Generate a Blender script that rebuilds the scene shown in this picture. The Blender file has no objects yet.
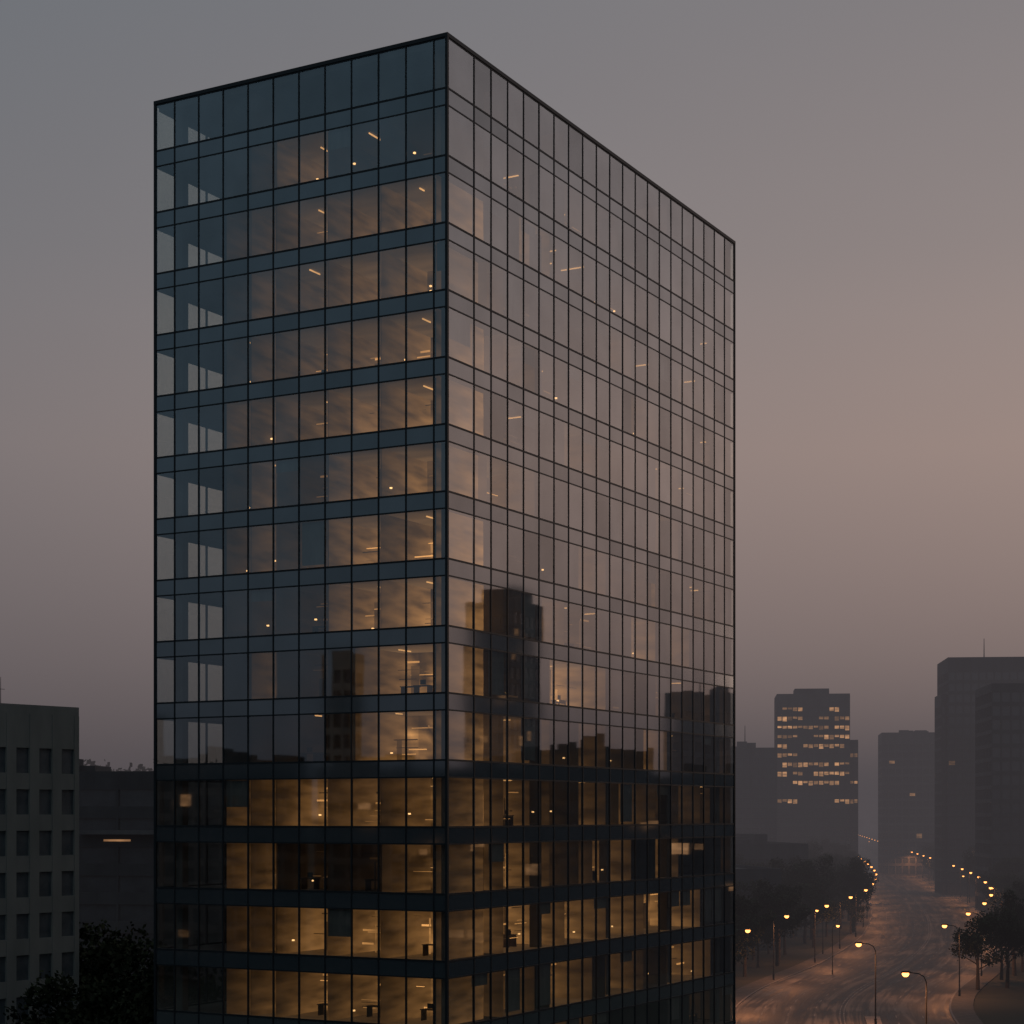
import bpy, math, random
from mathutils import Vector, Matrix
random.seed(11)
S=bpy.context.scene
S.view_settings.view_transform='Standard'; S.view_settings.look='None'; S.view_settings.exposure=0
COL=S.collection

# ------------------------------------------------------------ node helpers
def new_mat(name):
    m=bpy.data.materials.new(name); m.use_nodes=True
    nt=m.node_tree
    for n in list(nt.nodes): nt.nodes.remove(n)
    out=nt.nodes.new('ShaderNodeOutputMaterial')
    return m,nt,out
def N(nt,t,**kw):
    n=nt.nodes.new(t)
    for k,v in kw.items(): setattr(n,k,v)
    return n
def ramp(nt,fac,stops):
    r=N(nt,'ShaderNodeValToRGB'); e=r.color_ramp.elements
    while len(e)<len(stops): e.new(0.5)
    for i,(p,c) in enumerate(stops):
        e[i].position=p; e[i].color=(c[0],c[1],c[2],1)
    nt.links.new(fac,r.inputs[0]); return r
def math_(nt,op,a,b=None,clamp=False):
    n=N(nt,'ShaderNodeMath',operation=op); n.use_clamp=clamp
    for i,v in enumerate((a,b)):
        if v is None: continue
        if isinstance(v,(int,float)): n.inputs[i].default_value=v
        else: nt.links.new(v,n.inputs[i])
    return n.outputs[0]

def surf_mat(name,c1,c2,scale=1.0,rough=0.8,stretch=(1,1,1),spec=0.3,bump=0.0,metal=0.0,detail=6):
    m,nt,out=new_mat(name)
    tc=N(nt,'ShaderNodeTexCoord'); mp=N(nt,'ShaderNodeMapping'); mp.inputs['Scale'].default_value=stretch
    nt.links.new(tc.outputs['Object'],mp.inputs[0])
    no=N(nt,'ShaderNodeTexNoise'); no.inputs['Scale'].default_value=scale; no.inputs['Detail'].default_value=detail
    nt.links.new(mp.outputs[0],no.inputs[0])
    r=ramp(nt,no.outputs[0],[(0.3,c1),(0.7,c2)])
    b=N(nt,'ShaderNodeBsdfPrincipled'); b.inputs['Roughness'].default_value=rough
    b.inputs['Specular IOR Level'].default_value=spec; b.inputs['Metallic'].default_value=metal
    nt.links.new(r.outputs[0],b.inputs['Base Color'])
    if bump:
        bp=N(nt,'ShaderNodeBump'); bp.inputs['Strength'].default_value=bump
        nt.links.new(no.outputs[0],bp.inputs['Height']); nt.links.new(bp.outputs[0],b.inputs['Normal'])
    nt.links.new(b.outputs[0],out.inputs[0]); return m

def emit_attr_mat(name,base,color,gain,nscale=(0.5,0.5,1.6),k=1.0,lo=0.35):
    """diffuse surface with room light painted in as emission; attribute r = glow strength"""
    m,nt,out=new_mat(name); m.cycles.emission_sampling='NONE'
    at=N(nt,'ShaderNodeAttribute',attribute_name='Col')
    sp=N(nt,'ShaderNodeSeparateColor'); nt.links.new(at.outputs['Color'],sp.inputs[0])
    tc=N(nt,'ShaderNodeTexCoord'); mp=N(nt,'ShaderNodeMapping'); mp.inputs['Scale'].default_value=nscale
    nt.links.new(tc.outputs['Object'],mp.inputs[0])
    no=N(nt,'ShaderNodeTexNoise'); no.inputs['Scale'].default_value=k; no.inputs['Detail'].default_value=2; no.inputs['Roughness'].default_value=0.5
    nt.links.new(mp.outputs[0],no.inputs[0])
    r=ramp(nt,no.outputs[0],[(0.3,(lo,lo,lo)),(0.7,(1,1,1))])
    e=math_(nt,'MULTIPLY',sp.outputs[0],r.outputs[0]); e=math_(nt,'MULTIPLY',e,gain)
    b=N(nt,'ShaderNodeBsdfPrincipled'); b.inputs['Base Color'].default_value=(*base,1); b.inputs['Roughness'].default_value=0.8
    b.inputs['Emission Color'].default_value=(*color,1)
    nt.links.new(e,b.inputs['Emission Strength'])
    nt.links.new(b.outputs[0],out.inputs[0]); return m

def emit_mat(name,color,s):
    m,nt,out=new_mat(name); m.cycles.emission_sampling='NONE'
    no=N(nt,'ShaderNodeTexNoise'); no.inputs['Scale'].default_value=0.8
    tc=N(nt,'ShaderNodeTexCoord'); nt.links.new(tc.outputs['Object'],no.inputs[0])
    e=N(nt,'ShaderNodeEmission'); e.inputs[0].default_value=(*color,1)
    nt.links.new(math_(nt,'MULTIPLY',math_(nt,'ADD',no.outputs[0],0.5),s),e.inputs[1])
    nt.links.new(e.outputs[0],out.inputs[0]); return m

def glass_mat(name,r0,rp,tint,rough=0.02,opaque=None,gcol=(0.90,0.95,0.98)):
    m,nt,out=new_mat(name)
    lw=N(nt,'ShaderNodeLayerWeight'); lw.inputs[0].default_value=0.5
    at=N(nt,'ShaderNodeAttribute',attribute_name='Col')
    sp=N(nt,'ShaderNodeSeparateColor'); nt.links.new(at.outputs['Color'],sp.inputs[0])
    tc=N(nt,'ShaderNodeTexCoord')
    f=math_(nt,'POWER',lw.outputs['Facing'],rp)
    f=math_(nt,'MULTIPLY',f,1-r0); f=math_(nt,'ADD',f,r0)
    f=math_(nt,'MULTIPLY',f,sp.outputs[1])
    no=N(nt,'ShaderNodeTexNoise'); no.inputs['Scale'].default_value=0.35; no.inputs['Detail'].default_value=6
    nt.links.new(tc.outputs['Object'],no.inputs[0])
    f=math_(nt,'MULTIPLY',f,math_(nt,'ADD',math_(nt,'MULTIPLY',no.outputs[0],0.40),0.80),clamp=True)
    g=N(nt,'ShaderNodeBsdfGlossy'); g.inputs['Roughness'].default_value=rough
    g.inputs['Color'].default_value=(*gcol,1)
    n2=N(nt,'ShaderNodeTexNoise'); n2.inputs['Scale'].default_value=0.6; n2.inputs['Detail'].default_value=1
    nt.links.new(tc.outputs['Object'],n2.inputs[0])
    bp=N(nt,'ShaderNodeBump'); bp.inputs['Strength'].default_value=0.010; bp.inputs['Distance'].default_value=0.05
    nt.links.new(n2.outputs[0],bp.inputs['Height']); nt.links.new(bp.outputs[0],g.inputs['Normal'])
    if opaque:
        t=N(nt,'ShaderNodeBsdfDiffuse'); t.inputs[0].default_value=(*opaque,1)
    else:
        t=N(nt,'ShaderNodeBsdfTransparent'); t.inputs[0].default_value=(*tint,1)
    mx=N(nt,'ShaderNodeMixShader'); nt.links.new(f,mx.inputs[0])
    nt.links.new(t.outputs[0],mx.inputs[1]); nt.links.new(g.outputs[0],mx.inputs[2])
    nt.links.new(mx.outputs[0],out.inputs[0]); return m

# ------------------------------------------------------------ mesh builder
class MB:
    def __init__(s): s.v=[];s.f=[];s.m=[];s.c=[];s.mats=[]
    def mi(s,mat):
        if mat not in s.mats: s.mats.append(mat)
        return s.mats.index(mat)
    def face(s,pts,mat,c=(0,1,0)):
        b=len(s.v); s.v+= [tuple(p) for p in pts]; s.f.append(tuple(range(b,b+len(pts)))); s.m.append(s.mi(mat)); s.c.append(c)
    def box(s,x0,x1,y0,y1,z0,z1,mat,c=(0,1,0)):
        if x0>x1:x0,x1=x1,x0
        if y0>y1:y0,y1=y1,y0
        b=len(s.v)
        s.v+=[(x0,y0,z0),(x1,y0,z0),(x1,y1,z0),(x0,y1,z0),(x0,y0,z1),(x1,y0,z1),(x1,y1,z1),(x0,y1,z1)]
        for f in ((0,3,2,1),(4,5,6,7),(0,1,5,4),(1,2,6,5),(2,3,7,6),(3,0,4,7)):
            s.f.append(tuple(b+i for i in f)); s.m.append(s.mi(mat)); s.c.append(c)
    def tube(s,p0,p1,r0,r1,mat,n=8,c=(0,1,0),cap=True):
        p0=Vector(p0);p1=Vector(p1); d=(p1-p0).normalized()
        a=d.orthogonal().normalized(); bb=d.cross(a); b=len(s.v)
        for p,r in ((p0,r0),(p1,r1)):
            for i in range(n):
                t=2*math.pi*i/n; q=p+a*math.cos(t)*r+bb*math.sin(t)*r; s.v.append(tuple(q))
        for i in range(n):
            j=(i+1)%n; s.f.append((b+i,b+j,b+n+j,b+n+i)); s.m.append(s.mi(mat)); s.c.append(c)
        if cap:
            s.f.append(tuple(b+n+i for i in range(n))); s.m.append(s.mi(mat)); s.c.append(c)
    def mesh(s,name):
        me=bpy.data.meshes.new(name); me.from_pydata(s.v,[],s.f)
        for m in s.mats: me.materials.append(m)
        me.polygons.foreach_set('material_index',s.m)
        ca=me.color_attributes.new('Col','FLOAT_COLOR','CORNER')
        arr=[]
        for f,c in zip(s.f,s.c):
            if isinstance(c,list):
                for v in c: arr+=[v,1,0,1.0]
            else: arr+= [c[0],c[1],c[2],1.0]*len(f)
        ca.data.foreach_set('color',arr); me.update(); return me
    def obj(s,name,parent=None,loc=(0,0,0),rot=0):
        o=bpy.data.objects.new(name,s.mesh(name)); COL.objects.link(o)
        o.location=loc; o.rotation_euler=(0,0,rot)
        if parent: o.parent=parent
        return o
def empty(name,loc,rot=0):
    e=bpy.data.objects.new(name,None); COL.objects.link(e); e.location=loc; e.rotation_euler=(0,0,rot); e.empty_display_size=2; return e

# ------------------------------------------------------------ materials
M_glass=glass_mat('tinted_glass',0.21,1.75,(0.86,0.87,0.82),gcol=(0.92,0.96,1.0))
M_span=glass_mat('spandrel_glass',0.19,1.9,None,0.06,opaque=(0.045,0.060,0.068),gcol=(0.92,0.96,1.0))
M_frame=surf_mat('dark_metal',(0.008,0.012,0.015),(0.015,0.019,0.023),0.8,0.45,metal=0.0,spec=0.35)
M_slab=surf_mat('slab_concrete',(0.09,0.09,0.09),(0.14,0.14,0.135),0.6,0.9)
M_wall_glow=emit_attr_mat('office_wall_glow',(0.13,0.12,0.11),(1.0,0.46,0.145),0.38,(0.35,0.35,1.6),1.0,0.30)  # wall emits by itself: warm room light painted in
M_ceil_glow=emit_attr_mat('office_ceiling_floor_glow',(0.18,0.17,0.16),(1.0,0.50,0.19),0.12,(0.7,0.25,1),1.0,.5)  # ceilings and floors with painted room light as emission
M_furn=surf_mat('office_furniture',(0.03,0.025,0.02),(0.09,0.065,0.045),1.5,0.6)
M_strip=emit_mat('ceiling_lamp_wall_streak',(1.0,0.50,0.18),0.95)  # ceiling lamps, also the light streaks painted on back walls
M_spot=emit_mat('desk_lamp_glow',(1.0,0.55,0.22),2.2)
M_blind=surf_mat('window_blind',(0.16,0.165,0.16),(0.24,0.24,0.23),2.0,0.9,(1,1,0.2))
M_conc=surf_mat('beige_concrete',(0.24,0.245,0.225),(0.33,0.325,0.295),0.5,0.9,(1,1,0.35),bump=0.05)
M_concd=surf_mat('dark_concrete',(0.035,0.04,0.045),(0.065,0.07,0.075),0.3,0.85,(1,1,0.4))
M_concg=surf_mat('grey_concrete',(0.08,0.08,0.085),(0.14,0.14,0.14),0.3,0.85,(1,1,0.4))
M_roof=surf_mat('roof_gravel',(0.04,0.042,0.045),(0.09,0.09,0.09),0.8,0.95)
M_win=surf_mat('dark_window',(0.030,0.038,0.045),(0.06,0.07,0.08),0.4,0.15,spec=1.0)
M_win2=surf_mat('grey_window_blind_glass',(0.085,0.10,0.11),(0.15,0.165,0.175),0.9,0.25,spec=0.9)
M_litwin=emit_attr_mat('lit_window',(0.05,0.04,0.03),(1.0,0.50,0.22),0.75,(0.4,0.4,1.0),1.0,0.3)

M_ground=surf_mat('ground_soil',(0.018,0.022,0.016),(0.045,0.045,0.035),0.02,0.95,detail=10)
M_side=surf_mat('pavement_slabs',(0.05,0.048,0.045),(0.085,0.08,0.075),0.8,0.85)
M_kerb=surf_mat('kerb_stone',(0.12,0.115,0.11),(0.18,0.17,0.165),1.0,0.8)
M_paint=surf_mat('worn_road_paint',(0.06,0.058,0.055),(0.26,0.25,0.24),0.7,0.7)
M_bark=surf_mat('bark',(0.03,0.024,0.018),(0.07,0.055,0.04),3,0.9)
M_pole=surf_mat('galvanised_pole',(0.03,0.03,0.03),(0.06,0.06,0.06),2,0.5,metal=0.3)
M_lens=emit_mat('sodium_lens',(1.0,0.36,0.09),5.0)

m,nt,out=new_mat('foliage'); M_leaf=m
at=N(nt,'ShaderNodeAttribute',attribute_name='Col'); sp=N(nt,'ShaderNodeSeparateColor'); nt.links.new(at.outputs['Color'],sp.inputs[0])
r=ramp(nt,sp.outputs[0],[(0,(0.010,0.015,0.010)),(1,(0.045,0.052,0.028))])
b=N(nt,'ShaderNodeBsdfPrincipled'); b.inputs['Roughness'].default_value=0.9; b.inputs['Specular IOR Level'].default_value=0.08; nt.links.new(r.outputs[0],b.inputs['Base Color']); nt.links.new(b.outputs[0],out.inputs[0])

m,nt,out=new_mat('asphalt'); M_asph=m
tc=N(nt,'ShaderNodeTexCoord'); uv=N(nt,'ShaderNodeUVMap'); mp=N(nt,'ShaderNodeMapping'); mp.inputs['Scale'].default_value=(0.42,0.016,1)
nt.links.new(uv.outputs[0],mp.inputs[0])
no=N(nt,'ShaderNodeTexNoise'); no.inputs['Scale'].default_value=1.0; no.inputs['Detail'].default_value=8; no.inputs['Distortion'].default_value=1.6; no.inputs['Roughness'].default_value=0.7
nt.links.new(mp.outputs[0],no.inputs[0])
n2=N(nt,'ShaderNodeTexNoise'); n2.inputs['Scale'].default_value=0.09; n2.inputs['Detail'].default_value=9
nt.links.new(tc.outputs['Object'],n2.inputs[0])
mx=math_(nt,'ADD',math_(nt,'MULTIPLY',no.outputs[0],0.7),math_(nt,'MULTIPLY',n2.outputs[0],0.3))
r=ramp(nt,mx,[(0.40,(0.020,0.019,0.019)),(0.49,(0.045,0.043,0.041)),(0.58,(0.14,0.13,0.12))])
b=N(nt,'ShaderNodeBsdfPrincipled'); nt.links.new(r.outputs[0],b.inputs['Base Color']); b.inputs['Specular IOR Level'].default_value=0.22
r2=ramp(nt,mx,[(0.4,(0.45,)*3),(0.6,(0.75,)*3)]); nt.links.new(r2.outputs[0],b.inputs['Roughness']); nt.links.new(b.outputs[0],out.inputs[0])

# ------------------------------------------------------------ glass tower
TX,TY=-3.87,110.0
TROT=math.atan2(0.877,0.480)
tower=empty('glass_office_tower',(TX,TY,0),TROT)
W,D=45.6,22.1
ROWS=18
def zt(r): return 72.27-4.0*r
def zb(r): return 69.29-4.0*r
LE=[0,0.9]+[0.9+1.96*i for i in range(1,11)]+[D]
RE=[0,3.2]+[3.2+(W-3.2)/20*i for i in range(1,21)]
glass=MB(); spd=MB(); frm=MB(); inn=MB(); bld=MB()
def facept(face,a,off,z):
    if face=='R': return (a,-off,z)
    if face=='L': return (-off,a,z)
    if face=='B': return (a,D+off,z)
    return (W+off,a,z)
for face,edges in (('R',RE),('L',LE),('B',RE),('E',LE)):
    for r in range(ROWS):
        for i in range(len(edges)-1):
            a0,a1=edges[i],edges[i+1]
            for (z0,z1,mb,mt) in ((zb(r),zt(r),glass,M_glass),(zb(r)-1.02 if r<ROWS-1 else 0,zb(r),spd,M_span)):
                tx=random.gauss(0,0.0007)*(a1-a0); tz=random.gauss(0,0.0007)*(z1-z0)
                o=[0.02-tx-tz,0.02+tx-tz,0.02+tx+tz,0.02-tx+tz]
                pts=[facept(face,a0,o[0],z0),facept(face,a1,o[1],z0),facept(face,a1,o[2],z1),facept(face,a0,o[3],z1)]
                if face in('L','B'): pts=pts[::-1]
                g=random.gauss(1,0.05)
                if face=='R' and random.random()<0.10: g*=0.84
                mb.face(pts,mt,(0,g,0))
    def bx(a0,a1,o0,o1,z0,z1,mat=M_frame):
        p=facept(face,a0,o0,z0); q=facept(face,a1,o1,z1)
        frm.box(min(p[0],q[0]),max(p[0],q[0]),min(p[1],q[1]),max(p[1],q[1]),z0,z1,mat)
    for a in edges[1:-1]:
        bx(a-0.042,a+0.042,-0.08,0.06,0.02,72.3)
    for r in range(ROWS):
        bx(0.1,edges[-1]-0.1,-0.05,0.040,zt(r)-0.045,zt(r)+0.045)
        bx(0.1,edges[-1]-0.1,-0.05,0.050,zb(r)-0.06,zb(r)+0.05)
    bx(-0.09,edges[-1]+0.09,-0.25,0.09,72.32,72.55) if face in('R','B') else bx(0.26,edges[-1]-0.26,-0.25,0.09,72.32,72.55)
for (x,y) in ((0,0),(W,0),(0,D),(W,D)):
    frm.box(x-0.085,x+0.085,y-0.085,y+0.085,0.01,72.31,M_frame)
for r in range(ROWS):
    inn.box(0.16,W-0.16,0.16,D-0.16,zb(r)-0.9,zb(r)-0.06,M_slab)
inn.box(0.16,W-0.16,0.16,D-0.16,71.9,72.5,M_roof)
inn.box(8,40,7,16.4,0.02,71.88,M_slab)
inn.box(14,30,7.5,14.5,72.51,73.6,M_roof)
for x in (1.2,13.5,24,34.5,44.4):
    for y in (1.2,D-1.2):
        inn.box(x-0.3,x+0.3,y-0.3,y+0.3,0.03,71.87,M_slab)

def room(face,a0,a1,r,L,depth):
    z0,z1=zb(r)-0.05,zt(r)+0.11
    def q(a,dn,z): return facept(face,a,-dn,z)
    w=a1-a0
    n=max(2,int(w/0.5)); rows=5
    val=[[L*(0.30+1.25*random.random()**1.8)*((0.7,1.3,1.15,0.85,0.5,0.35)[j])*random.uniform(.65,1.4) for j in range(rows+1)] for k in range(n+1)]  # painted pools of light on the back wall, weaker toward the ceiling
    tone=1
    for k in range(n):
        if k%3==0: tone=random.choice([.3,.6,1,1.45])
        b0=a0+w*k/n; b1=a0+w*(k+1)/n
        for j in range(rows):
            h0=z0+(z1-z0)*j/rows; h1=z0+(z1-z0)*(j+1)/rows
            inn.face([q(b0,depth,h0),q(b1,depth,h0),q(b1,depth,h1),q(b0,depth,h1)],M_wall_glow,[val[k][j]*tone,val[k+1][j]*tone,val[k+1][j+1]*tone,val[k][j+1]*tone])
    for a in (a0+0.03,a1-0.03):
        t=random.uniform(.5,1)*L
        inn.face([q(a,0.3,z0),q(a,depth,z0),q(a,depth,z1),q(a,0.3,z1)],M_wall_glow,[t*.3,t*1.3,t*.7,t*.15])  # side walls with a painted glow gradient
    inn.face([q(a0,0.3,z1-0.02),q(a1,0.3,z1-0.02),q(a1,depth,z1-0.02),q(a0,depth,z1-0.02)],M_ceil_glow,[L*.3,L*.3,L*1.4,L*1.4])  # ceiling glow painted stronger toward the back
    inn.face([q(a0,0.3,z0+0.02),q(a1,0.3,z0+0.02),q(a1,depth,z0+0.02),q(a0,depth,z0+0.02)],M_ceil_glow,(L*0.6,1,0))  # floor with even painted glow
    def ibox(b0,b1,d0,d1,y0,y1,mat,cc=(0,1,0)):
        p=q(b0,d0,0);s_=q(b1,d1,0)
        inn.box(min(p[0],s_[0]),max(p[0],s_[0]),min(p[1],s_[1]),max(p[1],s_[1]),y0,y1,mat,cc)
    if L>0.03:
        for k in range(int(w*2.2)):
            b=random.uniform(a0+.1,a1-.6); zz=z0+random.uniform(.25,2.6); l=min(a1-.1,b+random.uniform(.25,1.9))
            dd=random.uniform(.15,2.2)
            ibox(b,l,depth-dd-.05,depth-dd,zz,zz+random.choice([.03,.04,.05,.07,.12]),M_wall_glow,(min(4.5,L*random.choice([.1,.2,.5,2.2,3.2,4.5])),1,0))  # horizontal light streaks added before the back wall, glowing by themselves
        for k in range(int(w*.6)):
            b=random.uniform(a0+.1,a1-.6); dd=random.uniform(.2,2)
            ibox(b,b+random.choice([.06,.1,.35,.6]),depth-dd-.05,depth-dd,z0+.03,z0+random.uniform(1.4,2.9),M_wall_glow,(L*random.choice([.12,.3,1.6]),1,0))
    if L>0.04:
        for k in range(max(1,int(w/2.0))):
            if random.random()<min(1,0.25+L*0.3):
                b=a0+w*(k+0.5)/max(1,int(w/2.0))+random.uniform(-.2,.2); d0=random.uniform(1.2,3.2)
                ibox(b-0.03,b+0.03,d0,min(depth-0.3,d0+random.uniform(0.4,1.8)),z1-0.12,z1-0.05,M_strip)
        for k in range(random.randint(0,2)):
            b=random.uniform(a0+.1,a1-1.2); zz=z0+random.choice([.5,.9,1.4,2.0,2.5])+random.uniform(-.1,.1)
            ibox(b,min(a1-.1,b+random.uniform(.5,2.0)),depth-.12,depth-.04,zz,zz+random.choice([.03,.05]),M_strip)  # thin emissive light streaks added along the back wall
        for k in range(random.randint(0,2)):
            b=random.uniform(a0+.3,a1-.3); d0=random.uniform(0.6,depth-1); zz=z0+random.uniform(0.3,1.0)
            ibox(b-0.06,b+0.06,d0,d0+0.12,zz,zz+0.09,M_spot)
    k=a0+.2
    while k<a1-1.2:
        if random.random()<0.35:
            d0=random.uniform(2.2,3.2)
            ibox(k,k+1.1,d0,d0+0.7,z0+0.70,z0+0.75,M_furn)
            ibox(k+0.05,k+0.10,d0+.05,d0+0.65,z0+0.03,z0+0.69,M_furn); ibox(k+1.0,k+1.05,d0+.05,d0+0.65,z0+0.03,z0+0.69,M_furn)
            if random.random()<.5: ibox(k+0.35,k+0.75,d0+.3,d0+0.33,z0+0.80,z0+1.1,M_furn)
        if random.random()<0.4:
            hh=random.uniform(0.6,2.0); ww=random.choice([.12,.4,.7])
            ibox(k+.1,k+.1+ww,depth-0.55,depth-0.15,z0+0.03,z0+hh,M_furn)
        k+=random.uniform(1.0,1.7)
Lm={0:(0.02,0,0),1:(.22,.65,0.06),2:(.42,.85,.95),3:(.6,.7,1.1),4:(.65,.65,1.15),5:(.62,.7,1.1),6:(.62,0.14,1.2),
    7:(.7,.2,1.3),8:(0.12,0.08,1.45),9:(.5,.06,1.4),10:(.06,.06,1.15),11:(.6,.75,.75),12:(.65,.08,.45),13:(.45,.95,1.0),14:(.75,.85,1.0),15:(.6,.8,1),16:(.5,.5,.5),17:(.6,.6,.6)}
for r in range(ROWS):
    B,C,Dm=Lm[r]
    if r in(9,10):
        room('L',12.66,14.6,r,B,6.0); room('L',14.64,16.58,r,0,6.0)
        room('L',0.9,6.74,r,Dm,6.0); room('L',6.80,8.70,r,0.05,6.0)
    else:
        room('L',12.66,14.60,r,B,6.0); room('L',14.64,16.58,r,B*random.choice([.15,.5,1]) if r!=12 else B,6.0)
        if r==12: room('L',0.9,4.8,r,.45,6); room('L',4.86,8.7,r,.04,6)
        else:
            room('L',0.9,4.8,r,Dm,6); room('L',4.86,8.7,r,Dm*random.uniform(.7,1),6)
    room('L',8.74,12.62,r,C,6.0)
Rm={0:{},1:{},2:{(4,6):1.4},3:{(2,3):.5,(10,12):.5},4:{(3,5):.7,(12,14):.5},5:{(7,9):.7,(14,16):.5},6:{(2,5):.7,(14,16):.6},
    7:{(8,10):.9,(12,13):.7},8:{(5,7):.8,(12,14):1.5,(15,17):1.0},9:{(6,10):1.9},10:{(3,6):.8,(8,10):.6,(13,15):1.3},11:{(3,6):.9,(8,10):.8,(11,14):.6,(16,18):.6},
    12:{(3,6):1.0,(8,9):.6,(9,12):1.0,(14,16):1.1},13:{(3,7):1.6,(7,10):1.4,(10,13):1.6,(13,18):1.5},14:{(3,5):.8,(6,9):1.5,(10,13):1.1,(15,19):1.3},
    15:{(3,9):.9},16:{(3,9):.6},17:{(3,14):.8}}
for r in range(ROWS):
    done=set()
    for (b0,b1),L in Rm[r].items():
        room('R',RE[b0],RE[b1],r,L,4.6)
        done|=set(range(b0,b1))
    i=3
    while i<21:
        if i in done: i+=1; continue
        j=i
        while j<21 and j not in done and j-i<4: j+=1
        room('R',RE[i],RE[j],r,random.choice([0,0.05,0.12,0.25]),4.6); i=j
for face,edges in (('R',RE),('L',LE)):
    for r in range(1,ROWS):
        for i in range(len(edges)-1):
            p=0.16 if face=='R' else 0.035
            if face=='L' and i>8: p=0
            if random.random()<p:
                a0,a1=edges[i]+.08,edges[i+1]-.08; f=random.choice([.25,.4,.6,.95])
                z1=zt(r)-.06; z0=z1-(z1-zb(r)-0.1)*f
                bld.face([facept(face,a0,-.2,z0),facept(face,a1,-.2,z0),facept(face,a1,-.2,z1),facept(face,a0,-.2,z1)],M_blind)
glass.obj('window_glass',tower); spd.obj('spandrel_panels',tower); frm.obj('curtain_wall_frame',tower); inn.obj('office_interiors',tower); bld.obj('window_blinds',tower)

# ------------------------------------------------------------ generic buildings
def building(name,loc,rot,w,d,h,fh=3.5,bay=3.0,pier=0.6,band=1.2,mat=None,lit=0.05,litL=0.6,plant=True,mast=0,seed=0,top=1.6,inset=0.25,steps=None,base=4.0,litmin=0,win=None):
    rnd=random.Random(seed); mat=mat or M_concg; win=win or M_win
    e=empty(name,(loc[0],loc[1],0),math.radians(rot))
    wb=MB(); wi=MB(); rf=MB()
    def block(x0,y0,w,d,z00,h):
        wi.box(x0+inset,x0+w-inset,y0+inset,y0+d-inset,z00,h-top+0.01,win)
        z=z00+(base if z00==0 else 0)
        levels=[]
        wb.box(x0,x0+w,y0,y0+d,z00,z00+0.5,mat)
        while z+fh<=h-top+0.5:
            wb.box(x0,x0+w,y0,y0+d,z,z+band,mat); levels.append((z+band,z+fh)); z+=fh
        wb.box(x0,x0+w,y0,y0+d,z,h,mat)
        for ln,ax in ((w,0),(d,1)):
            n=max(1,round(ln/bay)); st=ln/n
            for i in range(n+1):
                c=i*st; c0=max(0.0,c-pier/2); c1=min(ln,c+pier/2)
                for side in (0,1):
                    if ax==0:
                        yy=(y0-0.03,y0+inset+.02) if side==0 else (y0+d-inset-.02,y0+d+0.03)
                        wb.box(x0+c0,x0+c1,yy[0],yy[1],z00+.51,h-0.05,mat)
                    else:
                        xx=(x0-0.03,x0+inset+.02) if side==0 else (x0+w-inset-.02,x0+w+0.03)
                        wb.box(xx[0],xx[1],y0+c0+0.035,y0+c1-0.035,z00+.51,h-0.06,mat)
            for side in (0,1):
                for (q0,q1) in levels:
                    on=0
                    rowp=lit*rnd.choice([.15,.6,1,2.2])
                    if q0<litmin: rowp=0
                    for i in range(n):
                        c=i*st
                        p=min(.9,rowp*(3 if on else 1)*.6)
                        on=rnd.random()<p
                        if on:
                            L=litL*rnd.uniform(.2,1.4); o=inset-0.02
                            c0=c+pier/2;c1=c+st-pier/2
                            zz0=q1-(q1-q0)*rnd.uniform(.35,.9)
                            if ax==0:
                                y=y0+o if side==0 else y0+d-o
                                wi.face([(x0+c0,y,zz0),(x0+c1,y,zz0),(x0+c1,y,q1),(x0+c0,y,q1)],M_litwin,(L,1,0))
                            else:
                                x=x0+o if side==0 else x0+w-o
                                wi.face([(x,y0+c0,zz0),(x,y0+c1,zz0),(x,y0+c1,q1),(x,y0+c0,q1)],M_litwin,(L,1,0))
        rf.box(x0+.4,x0+w-.4,y0+.4,y0+d-.4,h+0.003,h+0.05,M_roof)
        for (a,b_,c_,d_) in ((0,w,0,.35),(0,w,d-.35,d),(0,.35,.352,d-.352),(w-.35,w,.352,d-.352)):
            rf.box(x0+a,x0+b_,y0+c_,y0+d_,h+0.004,h+0.7,mat)
    block(0,0,w,d,0,h)
    if steps:
        for (x0,y0,ww,dd,hh) in steps: block(x0,y0,ww,dd,h+0.06 if hh>h else 0,hh)
    if plant:
        for k in range(rnd.randint(2,4)):
            a=rnd.uniform(.12,.65)*w; b_=rnd.uniform(.12,.65)*d
            rf.box(a,a+w*rnd.uniform(.1,.25),b_,b_+d*rnd.uniform(.1,.25),h+0.06,h+rnd.uniform(1.5,3),mat)
    if mast:
        rf.tube((w*.5,d*.5,h),(w*.5,d*.5,h+mast),.22,.10,M_frame)
    wb.obj('walls',e); wi.obj('windows',e); rf.obj('roof',e)
    return e

bo=building('concrete_office_block',(-55.7,134.6),51.5,30,20,34.5,fh=3.45,bay=2.3,pier=0.95,band=1.35,mat=M_conc,lit=0.0,plant=False,mast=0,seed=2,top=2.3,inset=0.2,win=M_win2)
an=MB(); an.tube((24.2,3,34.4),(24.2,3,37.6),.04,.02,M_frame); an.tube((23.8,3,36.6),(24.6,3,36.6),.02,.02,M_frame); an.obj('antenna',bo)
lo=building('low_office_building',(-78,236),-8,46,24,30.8,fh=3.6,bay=6,pier=.3,band=1.5,mat=M_concd,lit=0.0,litL=.5,seed=5,top=1.5,steps=None)
st=MB(); st.box(27,30.5,-.12,-.04,22.7,22.95,M_litwin,(.5,1,0)); st.box(24,46.5,-1.6,-.04,23.6,24.1,M_concg); st.obj('canopy_with_lights',lo)
building('high_rise_tower',(101,705),-6,27.5,26,71.5,fh=3.5,bay=1.9,pier=.35,band=1.5,mat=M_concg,lit=0.55,litL=1.1,seed=7,plant=False,steps=[(7,5,13,12,73.8),(27.6,3,3.2,18,54)],litmin=30)
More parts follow.
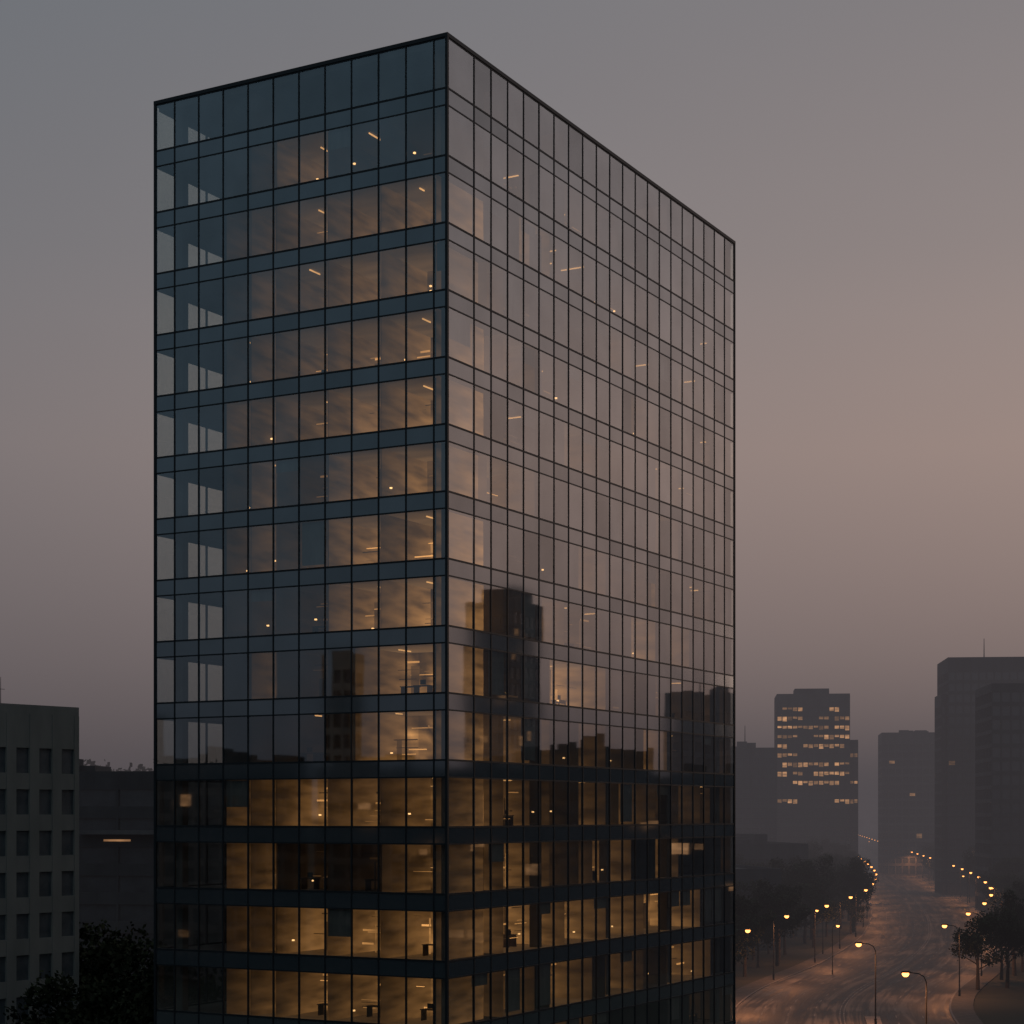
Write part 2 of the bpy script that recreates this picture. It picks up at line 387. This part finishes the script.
building('office_building',(72,650),-4,21,24,49,fh=3.5,bay=3,mat=M_concg,lit=0.02,litL=.4,seed=8,mast=9)
building('office_building',(160,800),-8,26,28,61,fh=3.5,bay=3,mat=M_concg,lit=0.04,litL=.6,seed=9,plant=True)
building('dark_office_tower',(141.5,600),-6,27,28,76.5,fh=3.6,bay=2.4,pier=.4,band=1.0,mat=M_concd,lit=0.05,litL=.6,seed=10,mast=8,plant=False,steps=[(-1.6,4,1.5,18,65)],top=2.4)
building('dark_office_tower',(124.5,480),-5,30,26,59.5,fh=3.6,bay=2.4,pier=.4,band=1.0,mat=M_concd,lit=0.02,litL=.3,seed=12,plant=True)
building('low_office_building',(28,352),8,24,36,15,fh=3.6,bay=3.2,mat=M_concd,lit=0.04,litL=.5,seed=13)
building('low_office_building',(46,470),6,30,40,18,fh=3.6,bay=3.2,mat=M_concd,lit=0.03,litL=.5,seed=14)
building('dark_office_tower',(232,266),-28,12,12,71,fh=3.6,bay=2.4,pier=.4,band=1.0,mat=M_concg,lit=0.04,litL=.4,seed=20,steps=[(2,2,7,7,74)],plant=False)
building('dark_office_tower',(245,333),-30,14,13,55,fh=3.6,bay=2.4,mat=M_concg,lit=0.04,seed=21,mast=7)
building('mid_rise_block',(160,196),30,16,22,33,mat=M_concd,lit=0.05,seed=22)
building('mid_rise_block',(152,216),30,16,22,36,mat=M_concd,lit=0.04,seed=23)
building('mid_rise_block',(139,236),30,16,24,32,mat=M_concd,lit=0.04,seed=24)
building('mid_rise_block',(182,168),30,16,26,30,mat=M_concd,lit=0.04,seed=25)
building('mid_rise_block',(-196,8),-25,16,22,33,mat=M_concg,lit=0.04,seed=26)
building('mid_rise_block',(-205,34),-25,16,22,35,mat=M_concg,lit=0.04,seed=27)
building('mid_rise_block',(-186,-22),-25,16,26,32,mat=M_concg,lit=0.04,seed=28)
building('dark_office_tower',(-189,21),-25,4.5,4.5,52,mat=M_conc,lit=0.0,seed=29,plant=False)
building('mid_rise_block',(-212,56),-25,16,20,42,mat=M_concg,lit=0.04,seed=30)

# ------------------------------------------------------------ road
CP=[(44,-120),(46,-40),(46,60),(41,140),(37.5,190),(41.5,232),(50,270),(71,331),(94.5,418),(123,565),(171,874),(248,1373),(420,2500),(600,3600)]
def cr(p0,p1,p2,p3,t):
    return tuple(0.5*((2*b)+(-a+c)*t+(2*a-5*b+4*c-d)*t*t+(-a+3*b-3*c+d)*t**3) for a,b,c,d in zip(p0,p1,p2,p3))
path=[]
for i in range(1,len(CP)-2):
    L=math.dist(CP[i],CP[i+1]); n=max(4,int(L/6))
    for k in range(n): path.append(Vector(cr(CP[i-1],CP[i],CP[i+1],CP[i+2],k/n)))
path.append(Vector(CP[-2]))
cum=[0]
for i in range(1,len(path)): cum.append(cum[-1]+(path[i]-path[i-1]).length)
nor=[]
for i in range(len(path)):
    t=(path[min(i+1,len(path)-1)]-path[max(i-1,0)]).normalized(); nor.append(Vector((t.y,-t.x)))
HW=14.0
def strip_mesh(name,offs,zs,mat,i0=0,i1=None):
    i1=i1 or len(path); V=[];F=[]
    k=len(offs)
    for i in range(i0,i1):
        for o,z in zip(offs,zs):
            p=path[i]+nor[i]*o; V.append((p.x,p.y,z))
    for i in range(i1-i0-1):
        for j in range(k-1):
            F.append((i*k+j,i*k+j+1,(i+1)*k+j+1,(i+1)*k+j))
    me=bpy.data.meshes.new(name); me.from_pydata(V,[],F); me.materials.append(mat)
    uvl=me.uv_layers.new(name='UVMap')
    for poly in me.polygons:
        for li in poly.loop_indices:
            vi=me.loops[li].vertex_index; uvl.data[li].uv=(offs[vi%k],cum[i0+vi//k])
    o=bpy.data.objects.new(name,me); COL.objects.link(o); return o
road=strip_mesh('road',[-HW,-7,0,7,HW],[0.004]*5,M_asph)
kl=strip_mesh('kerb',[-HW-.25,-HW-.25,-HW,-HW],[0,.13,.13,0],M_kerb); kr=strip_mesh('kerb',[HW,HW,HW+.25,HW+.25],[0,.13,.13,0],M_kerb)
strip_mesh('pavement',[-HW-3.2,-HW-3.2,-HW-.252],[0,.126,.126],M_side); strip_mesh('pavement',[HW+.252,HW+3.2,HW+3.2],[.126,.126,0],M_side)
import bisect
ii0=bisect.bisect(cum,140); ii1=bisect.bisect(cum,279)
strip_mesh('traffic_island',[2.9,2.9,3.1,4.6,4.8,4.8],[0,.13,.135,.135,.13,0],M_kerb,ii0,ii1)
mk=MB()
def at_s(s):
    i=min(max(bisect.bisect(cum,s)-1,0),len(path)-2); t=(s-cum[i])/(cum[i+1]-cum[i])
    return path[i].lerp(path[i+1],t),nor[i].lerp(nor[i+1],t)
def mseg(s0,s1,o,w):
    a,na=at_s(s0);b,nb=at_s(s1)
    pts=[a+na*(o-w),a+na*(o+w),b+nb*(o+w),b+nb*(o-w)]
    mk.face([(p.x,p.y,0.008) for p in pts],M_paint)
s=0
while s<1500:
    for o in (-10.3,-6.9,-3.5,3.5,6.9,10.3):
        if o==3.5 and 130<s<290: continue
        mseg(s,s+3,o,.07)
    s+=9
s=0
while s<1500:
    for o in (-.25,.25): mseg(s,s+5.99,o,.06)
    s+=6
mk.obj('road_markings')

g=MB(); g.face([(-9000,-3000,0),(9000,-3000,0),(9000,14000,0),(-9000,14000,0)],M_ground); g.obj('ground')
pz=MB(); c,s_=math.cos(TROT),math.sin(TROT)
pts=[(-9,-6),(W+8,-6),(W+8,D+10),(-9,D+10)]
pz.face([(TX+x*c-y*s_,TY+x*s_+y*c,0.002) for x,y in pts],M_side); pz.obj('plaza_paving')

rnd=random.Random(5)
def road_dist(x,y): return min((p-Vector((x,y))).length for p in path[::6])
placed=[]
for k in range(400):
    if len(placed)>=62: break
    y=rnd.uniform(520,2300); u=rnd.uniform(-0.33,0.36)
    if -0.19<u<0.10: continue
    x=u*y; w=rnd.uniform(18,42); d=rnd.uniform(16,34)
    if road_dist(x+w/2,y+d/2)<50: continue
    if any(abs(x-a)<48 and abs(y-b_)<48 for a,b_ in placed+[(101,705),(72,650),(159,800),(139,600),(124,480),(46,470)]): continue
    placed.append((x,y)); h=rnd.choice([9,12,14,17,20,24,28]) + (y/110 if y>1000 else 0)
    building('mid_rise_block',(x,y),rnd.uniform(-25,25),w,d,h,fh=3.5,bay=4.2,pier=.8,mat=rnd.choice([M_concd,M_concg]),lit=0.04,litL=.6,seed=k,plant=rnd.random()<.6)

# ------------------------------------------------------------ trees
def tree_mesh(seed,H,R):
    rn=random.Random(seed); mb=MB()
    th=H*.32
    mb.tube((0,0,0),(rn.uniform(-.2,.2),rn.uniform(-.2,.2),th),H*.028,H*.018,M_bark,cap=False)
    mb.tube((0,0,th*.97),(rn.uniform(-.6,.6),rn.uniform(-.6,.6),H*.8),H*.018,H*.004,M_bark)
    cl=[]
    for i in range(10):
        a=i*2.4+rn.uniform(-.3,.3); z0=th*rn.uniform(.85,1.0)+ (H*.45)*rn.random()**1.3
        rr=R*rn.uniform(.55,.95)*(1-.45*abs((z0-th)/(H-th)-.35)); z1=z0+H*rn.uniform(.12,.26)
        p1=(math.cos(a)*rr,math.sin(a)*rr,z1); mb.tube((0,0,z0),p1,H*.010,H*.003,M_bark,5)
        for t in (.55,.8,1.0):
            cl.append((Vector((p1[0]*t+rn.gauss(0,.4),p1[1]*t+rn.gauss(0,.4),z0+(z1-z0)*t+rn.uniform(0,1))),rn.uniform(.13,.24)*R*1.3))
    for i in range(12):
        a=rn.uniform(0,6.28); q=rn.random()**.5*R*.5; cl.append((Vector((math.cos(a)*q,math.sin(a)*q,H*rn.uniform(.6,.97))),R*rn.uniform(.15,.27)))
    for c_,r_ in cl:
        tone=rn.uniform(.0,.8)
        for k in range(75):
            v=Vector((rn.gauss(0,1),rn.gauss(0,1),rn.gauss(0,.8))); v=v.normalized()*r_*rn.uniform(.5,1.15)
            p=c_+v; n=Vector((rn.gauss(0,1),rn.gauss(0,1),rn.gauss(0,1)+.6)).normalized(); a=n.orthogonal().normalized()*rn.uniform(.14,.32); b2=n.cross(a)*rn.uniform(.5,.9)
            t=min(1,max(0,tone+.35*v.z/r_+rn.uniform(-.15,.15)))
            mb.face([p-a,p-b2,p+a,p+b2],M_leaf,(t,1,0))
    return mb.mesh('deciduous_tree')
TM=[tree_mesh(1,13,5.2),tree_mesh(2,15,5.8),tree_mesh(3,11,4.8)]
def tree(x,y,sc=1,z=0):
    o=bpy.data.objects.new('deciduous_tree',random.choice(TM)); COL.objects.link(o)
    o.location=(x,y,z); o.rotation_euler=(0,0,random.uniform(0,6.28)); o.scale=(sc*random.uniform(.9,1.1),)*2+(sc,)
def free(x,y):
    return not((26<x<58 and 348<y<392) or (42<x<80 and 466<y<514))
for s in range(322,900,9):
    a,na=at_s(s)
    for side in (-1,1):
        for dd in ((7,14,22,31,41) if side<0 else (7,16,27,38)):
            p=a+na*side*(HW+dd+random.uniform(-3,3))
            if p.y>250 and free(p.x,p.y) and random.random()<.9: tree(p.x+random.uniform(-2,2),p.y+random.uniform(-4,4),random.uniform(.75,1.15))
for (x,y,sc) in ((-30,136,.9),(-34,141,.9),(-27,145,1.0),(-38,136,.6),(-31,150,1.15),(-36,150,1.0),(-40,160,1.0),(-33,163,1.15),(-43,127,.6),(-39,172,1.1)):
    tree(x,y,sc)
def wood(name,x0,x1,y0,y1,n,hmin,hmax,seed,leaf=1.0,cnt=200):
    rn=random.Random(seed); mb=MB()
    for i in range(n):
        cx,cy=rn.uniform(x0,x1),rn.uniform(y0,y1); h=rn.uniform(hmin,hmax)
        mb.tube((cx,cy,0),(cx,cy,h*.6),.35,.2,M_bark,5)
        for k in range(cnt):
            v=Vector((rn.gauss(0,1),rn.gauss(0,1),rn.gauss(0,1))).normalized()*rn.uniform(.4,1.0)
            p=Vector((cx+v.x*h*.38,cy+v.y*h*.38,h*.65+v.z*h*.34)); n_=Vector((rn.gauss(0,1),rn.gauss(0,1),rn.gauss(0,1)+.5)).normalized(); a=n_.orthogonal().normalized()*rn.uniform(.6,1.4)*leaf; b2=n_.cross(a)*.8
            mb.face([p-a,p-b2,p+a,p+b2],M_leaf,(rn.random()*.7,1,0))
    mb.obj(name)
wood('distant_woodland',-200,-85,500,600,90,34,43,3,.8,800)
wood('distant_woodland',70,140,980,1200,60,12,20,4)
wood('distant_woodland',-700,900,2400,2700,150,20,34,6)
wood('distant_woodland',62,92,540,640,30,10,14,8)

# ------------------------------------------------------------ street lamps
lm=MB()
lm.tube((0,0,0),(0,0,0.9),.16,.15,M_pole,10); lm.tube((0,0,.9),(0,0,9.2),.10,.06,M_pole,10)
pp=[(0,0,9.2),(0.25,0,9.75),(0.8,0,10.05),(1.7,0,10.15)]
for a,b_ in zip(pp,pp[1:]): lm.tube(a,b_,.055,.05,M_pole,8)
lm.box(1.6,2.5,-.17,.17,10.12,10.26,M_pole); lm.box(1.75,2.4,-.12,.12,10.26,10.31,M_pole)
lensmb=MB()
prev=None
for (z,rr) in ((10.115,.32),(9.98,.36),(9.82,.28),(9.72,.14)):
    if prev: lensmb.tube((2.08,0,prev[0]),(2.08,0,z),prev[1],rr,M_lens,12,cap=(z==9.72))
    prev=(z,rr)
LM=lm.mesh('lamp_post'); LN=lensmb.mesh('lamp_lens')
ld=bpy.data.lights.new('sodium_lamp','SPOT'); ld.energy=4300; ld.color=(1.0,.37,.14); ld.spot_size=math.radians(158); ld.spot_blend=.5; ld.shadow_soft_size=.25
def lamp(x,y,ang,light=True,sc=1):
    e=empty('street_lamp',(x,y,0.12),ang); e.scale=(sc,)*3
    for nm,me in(('pole',LM),('lens',LN)):
        o=bpy.data.objects.new(nm,me); COL.objects.link(o); o.parent=e
    if light:
        o=bpy.data.objects.new('light',ld); COL.objects.link(o); o.parent=e; o.location=(2.1,0,9.6)
s=292
while s<2400:
    for side in (-1,1):
        p,n_=at_s(s+(18 if side>0 else 0))
        if p.y>150:
            q=p+n_*side*(HW+1.0); ang=math.atan2(-n_.y*side,-n_.x*side)
            lamp(q.x,q.y,ang,light=p.y<820)
    s+=36 if s<900 else 45
for s in (268,225):
    p,n_=at_s(s); q=p+n_*3.85; lamp(q.x,q.y,math.pi,light=True)
for (x,y) in ((52,300),(44,335),(38,372),(60,455),(86,640),(108,700),(125,760),(120,900),(150,980),(96,560),(150,420),(170,1050),(200,1150),(190,900),(140,800),(160,870),(78,520),(112,620),(230,1000),(210,780),(185,700),(240,1250),(150,1200),(133,540),(118,455),(58,345),(66,400),(74,470),(90,520)):
    lamp(x,y,random.uniform(0,6),light=False,sc=.8)

# ------------------------------------------------------------ haze (thin mist layer lying over the city beyond the tower)
m,nt,out=new_mat('mist')
HD=1/720
va=N(nt,'ShaderNodeVolumeAbsorption'); va.inputs['Color'].default_value=(0,0,0,1); va.inputs['Density'].default_value=HD
em=N(nt,'ShaderNodeEmission'); em.inputs[0].default_value=(0.084,0.073,0.079,1); em.inputs[1].default_value=HD  # emission stands in for light scattered by the mist
ad=N(nt,'ShaderNodeAddShader'); nt.links.new(va.outputs[0],ad.inputs[0]); nt.links.new(em.outputs[0],ad.inputs[1]); nt.links.new(ad.outputs[0],out.inputs['Volume'])
hz=MB(); hz.box(-8000,8000,195,13000,-1,78.5,m); hz.obj('haze')

# ------------------------------------------------------------ world
w=bpy.data.worlds.new('World'); S.world=w; w.use_nodes=True; nt=w.node_tree
for n in list(nt.nodes): nt.nodes.remove(n)
out=N(nt,'ShaderNodeOutputWorld'); tc=N(nt,'ShaderNodeTexCoord'); sx=N(nt,'ShaderNodeSeparateXYZ'); nt.links.new(tc.outputs['Generated'],sx.inputs[0])
warm=ramp(nt,sx.outputs[2],[(0,(.25,.185,.18)),(.08,(.325,.235,.212)),(.19,(.40,.285,.245)),(.29,(.325,.258,.24)),(.40,(.275,.235,.232)),(1,(.24,.24,.27))])
cool=ramp(nt,sx.outputs[2],[(0,(.06,.065,.08)),(.08,(.07,.088,.112)),(.19,(.075,.108,.138)),(.40,(.08,.122,.155)),(1,(.21,.24,.27))])
dp=N(nt,'ShaderNodeVectorMath',operation='DOT_PRODUCT'); dp.inputs[1].default_value=(.7,.714,0); nt.links.new(tc.outputs['Generated'],dp.inputs[0])
f=math_(nt,'POWER',math_(nt,'MULTIPLY',math_(nt,'ADD',dp.outputs['Value'],1.0),0.5),2.85)
mix=N(nt,'ShaderNodeMix',data_type='RGBA'); nt.links.new(f,mix.inputs[0]); nt.links.new(cool.outputs[0],mix.inputs[6]); nt.links.new(warm.outputs[0],mix.inputs[7])
cn=N(nt,'ShaderNodeTexNoise'); cn.inputs['Scale'].default_value=1.6; cn.inputs['Detail'].default_value=4
mp=N(nt,'ShaderNodeMapping'); mp.inputs['Scale'].default_value=(1,1,4); nt.links.new(tc.outputs['Generated'],mp.inputs[0]); nt.links.new(mp.outputs[0],cn.inputs[0])
bg=N(nt,'ShaderNodeBackground'); nt.links.new(mix.outputs[2],bg.inputs[0])
nt.links.new(math_(nt,'ADD',math_(nt,'MULTIPLY',cn.outputs[0],0.10),0.95),bg.inputs[1])
sky=N(nt,'ShaderNodeTexSky'); sky.sky_type='NISHITA'; sky.sun_disc=False; sky.sun_elevation=math.radians(1.0); sky.sun_rotation=math.radians(45)
bg2=N(nt,'ShaderNodeBackground'); nt.links.new(sky.outputs[0],bg2.inputs[0]); bg2.inputs[1].default_value=0.004
ad=N(nt,'ShaderNodeAddShader'); nt.links.new(bg.outputs[0],ad.inputs[0]); nt.links.new(bg2.outputs[0],ad.inputs[1]); nt.links.new(ad.outputs[0],out.inputs[0])

sl=bpy.data.lights.new('sun','SUN'); sl.energy=0.08; sl.angle=math.radians(12); sl.color=(1,.72,.55)
so=bpy.data.objects.new('sun',sl); COL.objects.link(so); so.rotation_euler=Vector((-.7,-.714,-.06)).to_track_quat('-Z','Y').to_euler()

cam=bpy.data.cameras.new('camera'); co=bpy.data.objects.new('camera',cam); COL.objects.link(co); S.camera=co
co.location=(0,0,26); co.rotation_euler=(math.radians(90),0,0)
cam.sensor_width=36; cam.lens=65.0; cam.shift_y=0.296; cam.clip_start=0.5; cam.clip_end=30000
